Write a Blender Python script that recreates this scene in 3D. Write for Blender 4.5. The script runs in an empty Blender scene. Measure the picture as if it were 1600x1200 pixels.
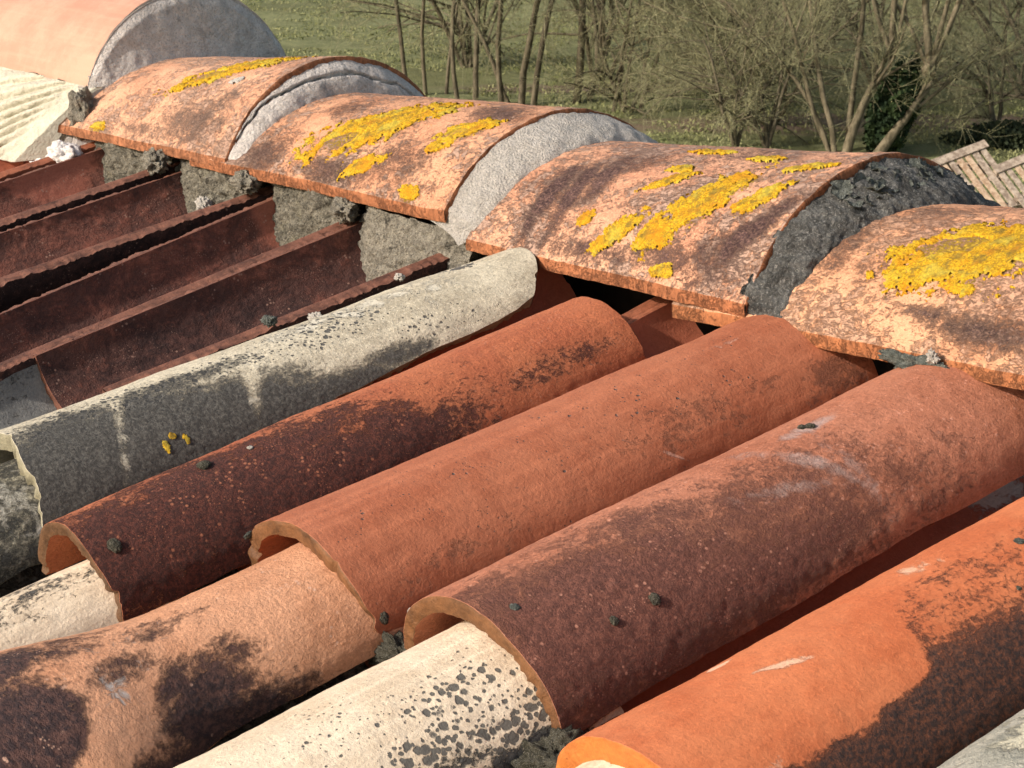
import bpy, math, random
import numpy as np
from mathutils import Matrix, Vector
R = math.radians
scene = bpy.context.scene
# ------------------------------------------------------------------ camera
CAM = Vector((1.089, -1.078, 0.399))
cx = Vector((0.614, 0.789, 0.0)).normalized()
cz = Vector((0.756, -0.588, 0.289)); cz = (cz - cx*cz.dot(cx)).normalized()
cy = cz.cross(cx)
cd = bpy.data.cameras.new('camera'); cam = bpy.data.objects.new('camera', cd)
scene.collection.objects.link(cam); scene.camera = cam
m = Matrix((cx, cy, cz)).transposed().to_4x4(); m.translation = CAM
cam.matrix_world = m
cd.sensor_width = 36; cd.lens = 3150/1600*36; cd.clip_start = 0.01; cd.clip_end = 3000
cd.dof.use_dof = True; cd.dof.focus_distance = 1.45; cd.dof.aperture_fstop = 70.0
# ------------------------------------------------------------------ light
L = Vector((-0.20, -0.83, 0.49)).normalized()           # towards the sun
sd = bpy.data.lights.new('sun', 'SUN'); sun = bpy.data.objects.new('sun', sd)
scene.collection.objects.link(sun)
sd.energy = 3.7; sd.angle = R(2.0); sd.color = (1.0, 0.92, 0.83)
sun.rotation_euler = L.to_track_quat('Z', 'Y').to_euler()
w = bpy.data.worlds.new('World'); scene.world = w; w.use_nodes = True
nt = w.node_tree; bg = nt.nodes['Background']; sky = nt.nodes.new('ShaderNodeTexSky')
sky.sky_type = 'NISHITA'; sky.sun_disc = False
sky.sun_elevation = math.asin(L.z); sky.sun_rotation = math.atan2(L.x, L.y)
sky.air_density = 1.0; sky.dust_density = 2.5; sky.ozone_density = 0.6
wb = nt.nodes.new('ShaderNodeMix'); wb.data_type = 'RGBA'; wb.blend_type = 'MULTIPLY'; wb.inputs[0].default_value = 1; wb.inputs[7].default_value = (1, .92, .80, 1)
nt.links.new(sky.outputs[0], wb.inputs[6]); nt.links.new(wb.outputs[2], bg.inputs[0]); bg.inputs[1].default_value = 0.15
scene.view_settings.view_transform = 'Standard'; scene.view_settings.look = 'None'
scene.view_settings.exposure = 0.42; scene.view_settings.gamma = 1
# ------------------------------------------------------------------ frames
AL = R(10.21); CA, SA = math.cos(AL), math.sin(AL)
GZ = -5.7                                               # ground level
def rsn(r, s, n):                                       # roof frame -> world
    return np.stack([r + 0*s, s*CA - n*SA, s*SA + n*CA], -1)
# ------------------------------------------------------------------ noise
def _h(i, j, k, seed):
    x = (i.astype(np.int64)*374761393 + j.astype(np.int64)*668265263 + k.astype(np.int64)*2147483647 + seed*974634777) & 0xffffffff
    x = ((x ^ (x >> 13))*1274126177) & 0xffffffff
    x = ((x ^ (x >> 16))*2246822519) & 0xffffffff
    return ((x ^ (x >> 15)) & 0xffffff)/float(0xffffff)
def vnoise(p, seed=0):
    f = np.floor(p); t = p - f; t = t*t*(3 - 2*t); i, j, k = f[..., 0], f[..., 1], f[..., 2]
    r = 0
    for a in (0, 1):
        for b in (0, 1):
            for c in (0, 1):
                wgt = (t[..., 0] if a else 1-t[..., 0])*(t[..., 1] if b else 1-t[..., 1])*(t[..., 2] if c else 1-t[..., 2])
                r = r + wgt*_h(i+a, j+b, k+c, seed)
    return r
def fbm(p, sc, oc=4, seed=0, rough=0.5):
    p = np.asarray(p, float)*sc; r = 0; a = 1; s = 0
    for o in range(oc):
        r = r + a*(vnoise(p, seed+o*17) - 0.5); s += a; a *= rough; p = p*2.03 + 7.1
    return r/s*2
def n1(t, sc, seed=0, oc=3):
    t = np.asarray(t, float); return fbm(np.stack([t, 0*t+seed*3.7, 0*t], -1), sc, oc, seed)
# ------------------------------------------------------------------ object helpers
COL = scene.collection
def tag(o, label=None, cat=None, group=None, kind=None):
    if label: o['label'] = label
    if cat: o['category'] = cat
    if group: o['group'] = group
    if kind: o['kind'] = kind
    return o
def empty(name, loc=(0, 0, 0)):
    o = bpy.data.objects.new(name, None); COL.objects.link(o); o.location = loc; o.empty_display_size = .05
    return o
def mesh(name, V, F, mat, parent=None, attrs=None, smooth=True):
    V = np.asarray(V, float).reshape(-1, 3)
    org = np.zeros(3)
    if parent is not None: org = np.array(parent.location)
    me = bpy.data.meshes.new(name)
    if isinstance(F, np.ndarray):
        k = F.shape[1]; me.vertices.add(len(V)); me.vertices.foreach_set('co', (V-org).ravel())
        me.loops.add(F.size); me.loops.foreach_set('vertex_index', F.ravel().astype(np.int32))
        me.polygons.add(len(F)); me.polygons.foreach_set('loop_start', np.arange(0, F.size, k, dtype=np.int32))
        me.update(calc_edges=True)
    else:
        me.from_pydata([tuple(v) for v in (V-org)], [], F)
    if smooth: me.polygons.foreach_set('use_smooth', np.ones(len(me.polygons), bool))
    for k_, a in (attrs or {}).items():
        a = np.asarray(a, float)
        if a.ndim == 2:
            at = me.attributes.new(k_, 'FLOAT_VECTOR', 'POINT'); at.data.foreach_set('vector', a.ravel())
        else:
            at = me.attributes.new(k_, 'FLOAT', 'POINT'); at.data.foreach_set('value', a.ravel())
    if mat: me.materials.append(mat)
    o = bpy.data.objects.new(name, me); COL.objects.link(o)
    if parent is not None: o.parent = parent
    return o
def gridf(nu, nv, off=0):
    i = np.arange(nu*nv).reshape(nu, nv)
    return np.stack([i[:-1, :-1], i[1:, :-1], i[1:, 1:], i[:-1, 1:]], -1).reshape(-1, 4) + off
def normals(P):
    du = np.gradient(P, axis=0); dv = np.gradient(P, axis=1)
    n = np.cross(du, dv); return n/np.maximum(np.linalg.norm(n, axis=-1, keepdims=True), 1e-12)
# ------------------------------------------------------------------ materials
class NT:
    def __init__(s, name):
        s.m = bpy.data.materials.new(name); s.m.use_nodes = True; s.t = s.m.node_tree
        s.b = s.t.nodes['Principled BSDF']; s.b.inputs['Roughness'].default_value = .88
        s.b.inputs['Specular IOR Level'].default_value = .25
    def n(s, ty, **k):
        x = s.t.nodes.new('ShaderNode'+ty)
        for a, b in k.items(): setattr(x, a, b)
        return x
    def l(s, a, b): s.t.links.new(a, b)
    def inp(s, sock, v):
        if isinstance(v, bpy.types.NodeSocket): s.l(v, sock)
        else: sock.default_value = v if not isinstance(v, tuple) or len(v) == 4 or sock.type == 'VECTOR' else (*v, 1)
    def math(s, op, a, b=0.0, c=None, clamp=False):
        x = s.n('Math', operation=op, use_clamp=clamp); s.inp(x.inputs[0], a); s.inp(x.inputs[1], b)
        if c is not None: s.inp(x.inputs[2], c)
        return x.outputs[0]
    def mix(s, f, a, b):
        x = s.n('Mix', data_type='RGBA'); s.inp(x.inputs[0], f); s.inp(x.inputs[6], a); s.inp(x.inputs[7], b); return x.outputs[2]
    def step(s, v, lo, hi):
        x = s.n('MapRange', interpolation_type='SMOOTHSTEP'); s.inp(x.inputs[0], v)
        x.inputs[1].default_value = lo; x.inputs[2].default_value = hi; return x.outputs[0]
    def noise(s, vec, sc, det=5, rough=.6, dist=0.0):
        x = s.n('TexNoise'); s.inp(x.inputs['Vector'], vec); x.inputs['Scale'].default_value = sc
        x.inputs['Detail'].default_value = det; x.inputs['Roughness'].default_value = rough; x.inputs['Distortion'].default_value = dist
        return x.outputs[0]
    def vor(s, vec, sc, feat='F1', rnd=1.0):
        x = s.n('TexVoronoi', feature=feat); s.inp(x.inputs['Vector'], vec); x.inputs['Scale'].default_value = sc
        x.inputs['Randomness'].default_value = rnd; return x
    def attr(s, name, f='Fac'):
        x = s.n('Attribute'); x.attribute_name = name; return x.outputs[f]
    def vec(s, v, scale=(1, 1, 1), loc=(0, 0, 0)):
        x = s.n('Mapping'); s.inp(x.inputs[0], v); x.inputs['Location'].default_value = loc; x.inputs['Scale'].default_value = scale
        return x.outputs[0]
    def bump(s, h, dist, strength=1.0, prev=None):
        x = s.n('Bump'); x.inputs['Distance'].default_value = dist; x.inputs['Strength'].default_value = strength
        s.inp(x.inputs['Height'], h)
        if prev is not None: s.l(prev, x.inputs['Normal'])
        return x.outputs[0]
    def out(s, col, nrm=None, rough=None):
        s.inp(s.b.inputs['Base Color'], col)
        if nrm is not None: s.l(nrm, s.b.inputs['Normal'])
        if rough is not None: s.inp(s.b.inputs['Roughness'], rough)
        return s.m
def clay(name, c1, c2, dark=(.06, .035, .032), dark2=None, pale=(.55, .42, .33), rim=(.42, .16, .07), seed=0,
         damp=.9, dsoft=.10, dsc=55, pamp=.9, psoft=.12, grain=.5, speck=.0, speckcol=(.6, .28, .17), bmp=1.0,
         spotcol=(.035, .035, .035), streak=0.0, rimdark=.45, gl=.6, mott=0.0, mottcol=(.42, .30, .25)):
    """Weathered fired clay; every stain follows attributes measured on the tile's own surface."""
    q = NT(name); tp = q.vec(q.attr('tp', 'Vector'), loc=(seed*1.37, seed*.71, seed*.33))
    if dark2 is None: dark2 = tuple(min(1, x*2.2) for x in dark)
    big = q.noise(tp, 14, 4, .55); med = q.noise(tp, 70, 7, .72); fine = q.noise(tp, 420, 4, .7)
    lng = q.noise(q.vec(tp, (6, 120, 60)), 1.0, 3, .5)
    f = q.math('ADD', q.math('MULTIPLY', big, .6), q.math('MULTIPLY', med, .4))
    col = q.mix(q.step(f, .38, .62), c1, c2)
    col = q.mix(q.math('MULTIPLY', q.step(lng, .45, .75), .25+streak), col, tuple(x*1.25 for x in c2))
    col = q.mix(q.math('MULTIPLY', q.step(fine, .52, .72), grain*.7), col, tuple(x*.40 for x in c1))
    col = q.mix(q.math('MULTIPLY', q.step(fine, .48, .30), grain*.6), col, tuple(min(1, x*1.5) for x in c2))
    if speck > 0:
        v = q.vor(tp, 210); vn = q.noise(tp, 60, 2, .5)
        sp = q.math('MULTIPLY', q.step(v.outputs['Distance'], .30, .18), q.step(vn, .62-speck*.2, .70-speck*.2))
        v2 = q.vor(q.vec(tp, loc=(3, 1, 2)), 430)
        sp2 = q.math('MULTIPLY', q.step(v2.outputs['Distance'], .30, .16), q.step(q.noise(tp, 37, 3, .6), .50, .64))
        sp = q.math('MAXIMUM', sp, q.math('MULTIPLY', sp2, .75))
    if mott > 0:                                       # flaked and greyed skin
        mn = q.noise(q.vec(tp, loc=(4, 8, 1)), 85, 9, .78, .6); mg = q.noise(q.vec(tp, loc=(1, 8, 1)), 16, 3, .5)
        mv = q.math('ADD', mn, q.math('MULTIPLY', q.math('SUBTRACT', mg, .5), .55))
        col = q.mix(q.math('MULTIPLY', q.step(mv, .49, .57), mott), col, mottcol)
        pit = q.noise(q.vec(tp, (140, 260, 100), (2, 2, 7)), 1.0, 6, .8, .8)
        pv = q.math('ADD', pit, q.math('MULTIPLY', q.math('SUBTRACT', mg, .5), .35))
        pm_ = q.math('MULTIPLY', q.step(pv, .545, .63), (.75*mott)); col = q.mix(pm_, col, tuple(x*.6 for x in dark2))
        ye = q.noise(tp, 330, 7, .8); yv = q.math('ADD', q.attr('yel'), q.math('MULTIPLY', q.math('SUBTRACT', ye, .5), 2.2))
        ym = q.math('MULTIPLY', q.step(yv, .55, .75), q.step(q.attr('yel'), .05, .2)); col = q.mix(ym, col, q.mix(fine, (.36, .20, .02), (.68, .46, .04)))
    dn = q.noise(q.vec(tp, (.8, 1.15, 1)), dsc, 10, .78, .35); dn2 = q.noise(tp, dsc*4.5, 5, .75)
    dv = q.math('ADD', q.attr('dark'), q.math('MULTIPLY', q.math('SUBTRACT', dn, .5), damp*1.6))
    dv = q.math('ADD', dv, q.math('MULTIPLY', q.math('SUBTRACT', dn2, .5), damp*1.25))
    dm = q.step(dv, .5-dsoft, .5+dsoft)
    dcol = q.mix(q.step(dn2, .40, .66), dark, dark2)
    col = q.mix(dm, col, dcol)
    if speck > 0: col = q.mix(q.math('MULTIPLY', sp, .8), col, speckcol)
    # pale crust
    pn = q.noise(q.vec(tp, loc=(9, 2, 5)), 60, 8, .72, .4)
    pv = q.math('ADD', q.attr('pale'), q.math('MULTIPLY', q.math('SUBTRACT', pn, .5), pamp*2))
    pm = q.step(pv, .5-psoft, .5+psoft)
    col = q.mix(pm, col, q.mix(fine, tuple(x*.6 for x in pale), tuple(min(1, x*1.25) for x in pale)))
    # round spots of black lichen
    wob = q.noise(tp, 200, 3, .6)
    dvec = q.n('VectorMath', operation='ADD'); q.l(tp, dvec.inputs[0])
    cmb = q.n('CombineXYZ'); q.l(q.math('MULTIPLY', q.math('SUBTRACT', wob, .5), .004), cmb.inputs[0]); q.l(q.math('MULTIPLY', q.math('SUBTRACT', dn2, .5), .004), cmb.inputs[1])
    q.l(cmb.outputs[0], dvec.inputs[1])
    s1 = q.vor(dvec.outputs[0], 125); s2 = q.vor(dvec.outputs[0], 260)
    g = q.math('ADD', q.attr('spot'), q.math('MULTIPLY', q.math('SUBTRACT', q.noise(tp, 45, 3, .6), .5), .9))
    spm = q.math('MAXIMUM', q.step(q.math('SUBTRACT', q.math('MULTIPLY', g, .50), s1.outputs['Distance']), -.03, .09),
                 q.step(q.math('SUBTRACT', q.math('MULTIPLY', g, .50), s2.outputs['Distance']), -.03, .06))
    spm = q.math('MULTIPLY', spm, q.step(q.attr('spot'), .0, .15))
    col = q.mix(q.math('MULTIPLY', spm, .93), col, q.mix(fine, spotcol, tuple(x*2.6 for x in spotcol)))
    # broken rim
    rn = q.noise(q.vec(tp, (170, 170, 60) if mott > 0 else (48, 48, 110)), 1.0, 8, .78)
    rc = q.mix(q.step(rn, .36, .70), rim, tuple(x*rimdark for x in rim))
    col = q.mix(q.step(q.attr('rim'), .25, .6), col, rc)
    h = q.math('ADD', q.math('MULTIPLY', med, .5), q.math('MULTIPLY', fine, .3))
    h = q.math('ADD', h, q.math('MULTIPLY', dm, q.math('MULTIPLY', dn2, .9)))
    h = q.math('ADD', h, q.math('MULTIPLY', spm, .35)); h = q.math('ADD', h, q.math('MULTIPLY', pm, .3))
    h = q.math('ADD', h, q.math('MULTIPLY', lng, .25))
    if mott > 0: h = q.math('SUBTRACT', q.math('ADD', h, q.math('MULTIPLY', q.step(mv, .49, .57), .25)), q.math('MULTIPLY', pm_, .55)); h = q.math('ADD', h, q.math('MULTIPLY', ym, .3))
    nb = q.bump(h, (.0022 if mott > 0 else .0030)*bmp, 1.0)
    q.b.inputs['Specular IOR Level'].default_value = .3
    return q.out(col, nb, q.math('ADD', q.math('MULTIPLY', dm, .95-gl), gl if mott == 0 else .85))
def mortar_mat(name, c1, c2, c3, sc=60, seed=0, bmp=1.0, spots=(.7, .66, .58), sa=.5, green=0.0, cav=0.0):
    q = NT(name); tp = q.vec(q.attr('tp', 'Vector'), loc=(seed*2.1, seed, 0))
    a = q.noise(tp, sc, 8, .75); b = q.noise(tp, sc*5, 5, .75); c = q.noise(tp, sc*.25, 4, .6)
    col = q.mix(q.step(a, .36, .64), c1, c2); col = q.mix(q.step(b, .50, .68), col, c3)
    cv = q.noise(q.vec(tp, loc=(5, 5, 5)), sc*.62, 7, .75, .5); cm = q.step(cv, .56, .66); col = q.mix(q.math('MULTIPLY', cm, cav), col, tuple(x*.22 for x in c1))
    v = q.vor(tp, sc*3.2); col = q.mix(q.math('MULTIPLY', q.step(v.outputs['Distance'], .26, .12), q.math('MULTIPLY', q.step(c, .45, .6), sa)), col, spots)
    if green: col = q.mix(q.math('MULTIPLY', q.step(c, .54, .66), green), col, (.14, .13, .03))
    h = q.math('ADD', q.math('MULTIPLY', a, .8), q.math('MULTIPLY', b, .55)); h = q.math('SUBTRACT', h, q.math('MULTIPLY', v.outputs['Distance'], .3)); h = q.math('SUBTRACT', h, q.math('MULTIPLY', cm, .8*cav))
    return q.out(col, q.bump(h, .006*bmp, 1.0))
def lichen_mat():
    q = NT('yellow_lichen'); tp = q.attr('tp', 'Vector'); a = q.noise(tp, 500, 6, .8); b = q.noise(tp, 90, 5, .7)
    col = q.mix(q.step(a, .38, .62), (.34, .17, .006), (.74, .47, .02))
    col = q.mix(q.math('MULTIPLY', q.math('MULTIPLY', q.step(b, .44, .60), q.step(q.attr('core'), .35, .9)), .8), col, (.17, .12, .025))
    col = q.mix(q.math('MULTIPLY', q.step(a, .6, .75), .4), col, (.88, .64, .06))
    c_ = q.noise(q.vec(tp, loc=(7, 3, 1)), 38, 4, .6); col = q.mix(q.math('MULTIPLY', q.step(c_, .50, .66), .65), col, (.55, .22, .008)); col = q.mix(q.math('MULTIPLY', q.step(c_, .48, .36), .5), col, (.50, .44, .07))
    return q.out(col, q.bump(a, .0022, .9))
def simple(name, c1, c2, sc=30, bmp=.002, det=6, rough=.9, coord='Object'):
    q = NT(name); tc = q.n('TexCoord').outputs[coord]; a = q.noise(tc, sc, det, .7)
    return q.out(q.mix(q.step(a, .38, .62), c1, c2), q.bump(a, bmp, .7), rough)
M = {}
# ------------------------------------------------------------------ stains
def stain(tp, lst, seed=0, warp=.35, wsc=38):
    u, v = tp[..., 0], tp[..., 1]; r = np.zeros_like(u)
    p = np.stack([u, v, 0*u], -1); wx = fbm(p, wsc, 4, seed)*warp; 
    for s in lst:
        if callable(s): r = np.maximum(s(u, v, wx), 0) if not np.any(r < 0) else r+s(u, v, wx); continue
        u0, v0, ru, rv = s[:4]; k = s[4] if len(s) > 4 else 1.0; an = s[5] if len(s) > 5 else 0
        du, dv = u-u0, v-v0; ca, sa = math.cos(R(an)), math.sin(R(an))
        a, b = (du*ca+dv*sa)/ru, (-du*sa+dv*ca)/rv
        d = np.sqrt(a*a+b*b) + wx
        val = k*np.clip(1.25-d*.75 if k > 0 else 1.25-d*.75, 0, 1)
        r = np.maximum(r, val) if k > 0 else np.where(val < 0, r + (val), r)
    return r
# ------------------------------------------------------------------ shells (all the tiles)
class Tile:
    """A curved tile: P(u,t) -> world, u along its length 0..1, t across -1..1"""
    def __init__(s, P, length, width, flip=1): s.P, s.len, s.wid, s.flip = P, length, width, flip
    def surf(s, um, vm, amp, seed, extra=True):            # metres -> world with the tile's own unevenness
        u, t = um/s.len, vm/(s.wid/2); P = s.P(u, t)
        return P
def slope_tile(lo, hi, w0, w1, h0, h1, concave=False, th=86, bend=0.0, lift=None):
    lo, hi = np.array(lo), np.array(hi); sg = -1 if concave else 1
    Ln = abs(hi[1]-lo[1])
    def P(u, t):
        a = t*R(th); w_ = w0+(w1-w0)*u; h_ = h0+(h1-h0)*u
        if lift is not None: w_, h_, dn = lift(u, t, w_, h_)
        else: dn = 0
        r = lo[0]+(hi[0]-lo[0])*u + bend*np.sin(u*math.pi) + w_*np.sin(a)/math.sin(R(th))
        n = lo[2]+(hi[2]-lo[2])*u - sg*h_*(1-np.cos(a)) + dn
        s_ = lo[1]+(hi[1]-lo[1])*u
        return rsn(r, s_, n)
    return Tile(P, Ln, 2*R(th)*(w0+h0+w1+h1)/4, -sg)
def ridge_tile(x0, x1, yz0, yz1, w0, w1, g0, g1, mid=0.0):
    """arc tile; yz = (centre y, chord z), w half chord, g sagitta; u=0 far end, u=1 near end"""
    def P(u, t):
        w_ = w0+(w1-w0)*u; g = g0+(g1-g0)*u; rad = (w_*w_+g*g)/(2*g); am = np.arcsin(np.clip(w_/rad, -1, 1))
        am = np.where(g > w_, math.pi-am, am); a = t*am
        y = yz0[0]+(yz1[0]-yz0[0])*u + rad*np.sin(a); z = yz0[1]+(yz1[1]-yz0[1])*u + mid*np.sin(u*math.pi) + g - rad*(1-np.cos(a))
        return np.stack([x0+(x1-x0)*u+0*t, y, z], -1)
    return Tile(P, abs(x1-x0), 2.5*(w0+w1)/2, 1)
def build(T, name, mat, parent=None, nu=130, nv=70, thick=.011, e0=None, e1=None, tl=None, tr=None, seed=0, amp=.0026,
          rough=.00035, dark=(), pale=(), spot=(), yel=(), dbase=0.0, pbase=0.0, flipn=None, rimc=.0015, chips=.0, jag=1.0, vcut=0.0, back=.3):
    u = np.linspace(0, 1, nu)[:, None]*np.ones((1, nv)); t = np.linspace(-1, 1, nv)[None]*np.ones((nu, 1))
    tv = t[0]
    bite = lambda sd_: np.clip(n1(tv, 7, sd_, 4)-.25, 0, 1)*.013*jag
    j0 = n1(tv, 3, seed+1, 6)*.0030*jag + bite(seed+71); j1 = n1(tv, 3, seed+3, 6)*.0030*jag + bite(seed+72)*.7
    a0 = (j0 + (e0(tv) if e0 else 0))/T.len; a1 = 1-(j1 + (e1(tv) if e1 else 0))/T.len
    uu = a0[None] + (a1-a0)[None]*u
    uv_ = uu[:, 0]*T.len
    sl = n1(uv_, 12, seed+5, 6)*.020*jag + (tl(u[:, 0]) if tl else 0)
    sr = (n1(uv_, 12, seed+7, 6)*.020 + np.clip(n1(uv_, 16, seed+77, 4)-.2, 0, 1)*.10)*jag + (tr(u[:, 0]) if tr else 0)
    tt = -1 + sl[:, None] + (2 - sl - sr)[:, None]*((t+1)/2)
    P0 = T.P(uu, tt); tp = np.stack([uu*T.len, tt*T.wid/2, 0*uu], -1)
    N = normals(P0)*T.flip
    if N[nu//2, nv//2] @ np.array([0, -SA, CA]) < 0: N = -N
    d = fbm(P0, 9, 2, seed+9)*amp + fbm(tp*np.array([.25, 1, 1]), 90, 3, seed+10)*rough*1.2 + fbm(P0, 160, 3, seed+11)*rough*1.3
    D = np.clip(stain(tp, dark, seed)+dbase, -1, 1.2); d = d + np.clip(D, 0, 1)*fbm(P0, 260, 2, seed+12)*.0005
    if chips: d = d - np.clip(fbm(P0, 70, 4, seed+13)-.28, 0, 1)*chips
    Po = P0 + N*d[..., None]; N = normals(Po); 
    if N[nu//2, nv//2] @ np.array([0, -SA, CA]) < 0: N = -N
    Pi = P0 - N*(thick + fbm(P0, 20, 2, seed+20)[..., None]*.0012)
    if vcut:                                            # edges sawn upright instead of square to the curve
        wv = np.clip((np.abs(tt)-.90)/.08, 0, 1)[..., None]; Pi = Pi*(1-wv) + (P0+np.array([0, 0, -vcut]) + np.array([0, 1, 0])*.002*np.sign(-tt)[..., None]*(fbm(P0, 120, 3, seed+66)[..., None]+.5))*wv
    Dk, Pl, Sp = D, np.clip(stain(tp, pale, seed+30)+pbase, -1, 1.2), stain(tp, spot, seed+40, .5)
    Ye = stain(tp, yel, seed+55, .3)
    V = [Po.reshape(-1, 3), Pi.reshape(-1, 3)]; F = [gridf(nu, nv), gridf(nu, nv, nu*nv)]
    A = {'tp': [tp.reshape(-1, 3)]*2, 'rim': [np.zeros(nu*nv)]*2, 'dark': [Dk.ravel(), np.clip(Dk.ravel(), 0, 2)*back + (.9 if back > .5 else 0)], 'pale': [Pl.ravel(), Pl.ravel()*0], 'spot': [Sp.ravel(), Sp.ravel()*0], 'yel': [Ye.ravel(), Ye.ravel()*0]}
    off = 2*nu*nv; K = 5
    for (po, pi, nn, inn, tpp) in ((Po[0], Pi[0], N[0], Po[1], tp[0]), (Po[-1], Pi[-1], N[-1], Po[-2], tp[-1]),
                                   (Po[:, 0], Pi[:, 0], N[:, 0], Po[:, 1], tp[:, 0]), (Po[:, -1], Pi[:, -1], N[:, -1], Po[:, -2], tp[:, -1])):
        ow = po-inn; ow = ow/np.maximum(np.linalg.norm(ow, axis=-1, keepdims=True), 1e-9)
        f = np.array([0, .06, .3, .65, 1.0])[:, None, None]; pr = po[None]+(pi-po)[None]*f
        bl = np.array([0, .6, 1.0, .8, 0])[:, None]*(rimc*(.5+fbm(pr*np.array([1, 1, .4]), 60, 6, seed+50, .75)*1.6))
        pr = pr + ow[None]*bl[..., None]
        pr[0] = po
        V.append(pr.reshape(-1, 3)); F.append(gridf(K, len(po), off)); off += K*len(po)
        A['tp'].append((tpp[None]+np.array([0, 0, 1])*f*thick).reshape(-1, 3)); A['rim'].append(np.repeat(np.array([0.2, 1, 1, 1, 1]), len(po)))
        z = np.zeros(K*len(po))
        for k in ('dark', 'pale', 'spot', 'yel'): A[k].append(z)
    return mesh(name, np.concatenate(V), np.concatenate(F), mat, parent, {k: np.concatenate(v) for k, v in A.items()})
def crust(T, name, mat, parent, patches, seed=0, res=.0011, h=.0026, holes=(), clipu=None, amp0=.0016, thr=0.0, tseed=None, noise=.9, nsc=85):
    """a raised crust of lichen following the tile surface"""
    for p in patches:
        u0, v0, ru, rv = p[:4]; an = p[4] if len(p) > 4 else 0
        m_ = 1.5*max(ru, rv); nu = int(2*m_/res); g = np.linspace(-m_, m_, nu)
        U, Vv = np.meshgrid(g+u0, g+v0, indexing='ij'); keep = np.ones_like(U, bool)
        if clipu: keep &= (U > clipu[0]) & (U < clipu[1])
        keep &= (np.abs(Vv) < T.wid/2*.985)
        P0 = T.P(U/T.len, Vv/(T.wid/2)); N = normals(P0)
        if N[nu//2, nu//2] @ np.array([0, -SA, CA]) < 0: N = -N
        base = fbm(P0, 9, 2, tseed+9)*amp0 if tseed is not None else 0
        ca, sa = math.cos(R(an)), math.sin(R(an)); a, b = ((U-u0)*ca+(Vv-v0)*sa)/ru, (-(U-u0)*sa+(Vv-v0)*ca)/rv
        q = np.stack([U, Vv, 0*U], -1); mask = 1-np.sqrt(a*a+b*b) + fbm(q, nsc, 6, seed, .72)*noise; mask = np.where(mask < .12, mask-np.clip(-.18-fbm(q, 300, 3, seed+31), 0, 1), mask); mask = mask + fbm(q, 420, 3, seed+33, .7)*.30
        for (hu, hv, hr, hs) in holes:
            dd = np.sqrt((((U-hu)*ca+(Vv-hv)*sa)/hr)**2+((-(U-hu)*sa+(Vv-hv)*ca)/hs)**2); mask = np.minimum(mask, (dd-1)*1.0+fbm(q, 90, 4, seed+3)*.5)
        lumps = fbm(q, 420, 3, seed+5, .7)
        hh = h*np.clip(mask*4, 0, 1)**.5*(.55+.5*lumps+.25*fbm(q, 120, 2, seed+6))
        Pn = P0 + N*(base + .0004 + hh)[..., None]
        # shift whole grid a hair so the skirt dives below the tile
        edge = mask < .04
        Pn = np.where(edge[..., None], P0 + N*(base-.0012)[..., None] if tseed is not None else P0-N*.0012, Pn)
        ok = (mask > thr-.10) & keep
        f = gridf(nu, nu); sel = ok.ravel()[f].all(1); f = f[sel]
        if len(f) == 0: continue
        used = np.unique(f); mp = -np.ones(nu*nu, int); mp[used] = np.arange(len(used))
        mesh(name, Pn.reshape(-1, 3)[used], mp[f], mat, parent, {'tp': q.reshape(-1, 3)[used], 'core': np.clip(mask.ravel()[used]*1.8, 0, 1)})
def blob(name, mat, c, rad, parent=None, seed=0, flat=.6, amp=.35, sc=1.6, nrm=(0, -SA, CA), res=34, amp2=.3):
    """a lumpy cushion (moss, crumb of mortar) sitting on a surface"""
    th = np.linspace(0, math.pi, res)[:, None]*np.ones((1, 2*res)); ph = np.linspace(0, 2*math.pi, 2*res)[None]*np.ones((res, 1))
    d = np.stack([np.sin(th)*np.cos(ph), np.sin(th)*np.sin(ph), np.cos(th)], -1)
    rad = np.array(rad)*np.ones(3); k = 1+fbm(d+seed, sc, 3, seed)*amp+fbm(d+seed, sc*5, 3, seed+2)*amp2
    z = Vector(nrm).normalized(); Q = z.to_track_quat('Z', 'Y').to_matrix(); Q = np.array(Q)
    X = Vector((1, 0, 0)); X = (X - z*X.dot(z)).normalized(); Y = z.cross(X); B = np.array([X, Y, z])
    P = (d*k[..., None]*rad)@B + np.array(c)
    return mesh(name, P.reshape(-1, 3), gridf(res, 2*res), mat, parent, {'tp': P.reshape(-1, 3)})
def body(name, mat, P, parent=None, depth=None, seed=0, amp=.004, sc=60, fine=.0012, direction=None, close=True):
    """rough mass with a visible face grid P and a back face pushed by depth"""
    nu, nv = P.shape[:2]; N = normals(P); dn = np.array(direction, float) if direction is not None else None
    if dn is not None and (N.reshape(-1, 3).mean(0) @ dn) < 0: N = -N
    d = fbm(P, sc, 4, seed, .6)*amp + fbm(P, sc*5, 3, seed+4, .6)*fine
    Q = P + N*d[..., None]
    V = [Q.reshape(-1, 3)]; F = [gridf(nu, nv)]
    if depth is not None:
        B = P + np.array(depth); V.append(B.reshape(-1, 3)); F.append(gridf(nu, nv, nu*nv))
        i = np.arange(nu*nv).reshape(nu, nv)
        for e in (i[0], i[-1], i[:, 0], i[:, -1]):
            F.append(np.stack([e[:-1], e[1:], e[1:]+nu*nv, e[:-1]+nu*nv], -1))
    V = np.concatenate(V)
    return mesh(name, V, np.concatenate(F), mat, parent, {'tp': V.copy()})
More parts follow.
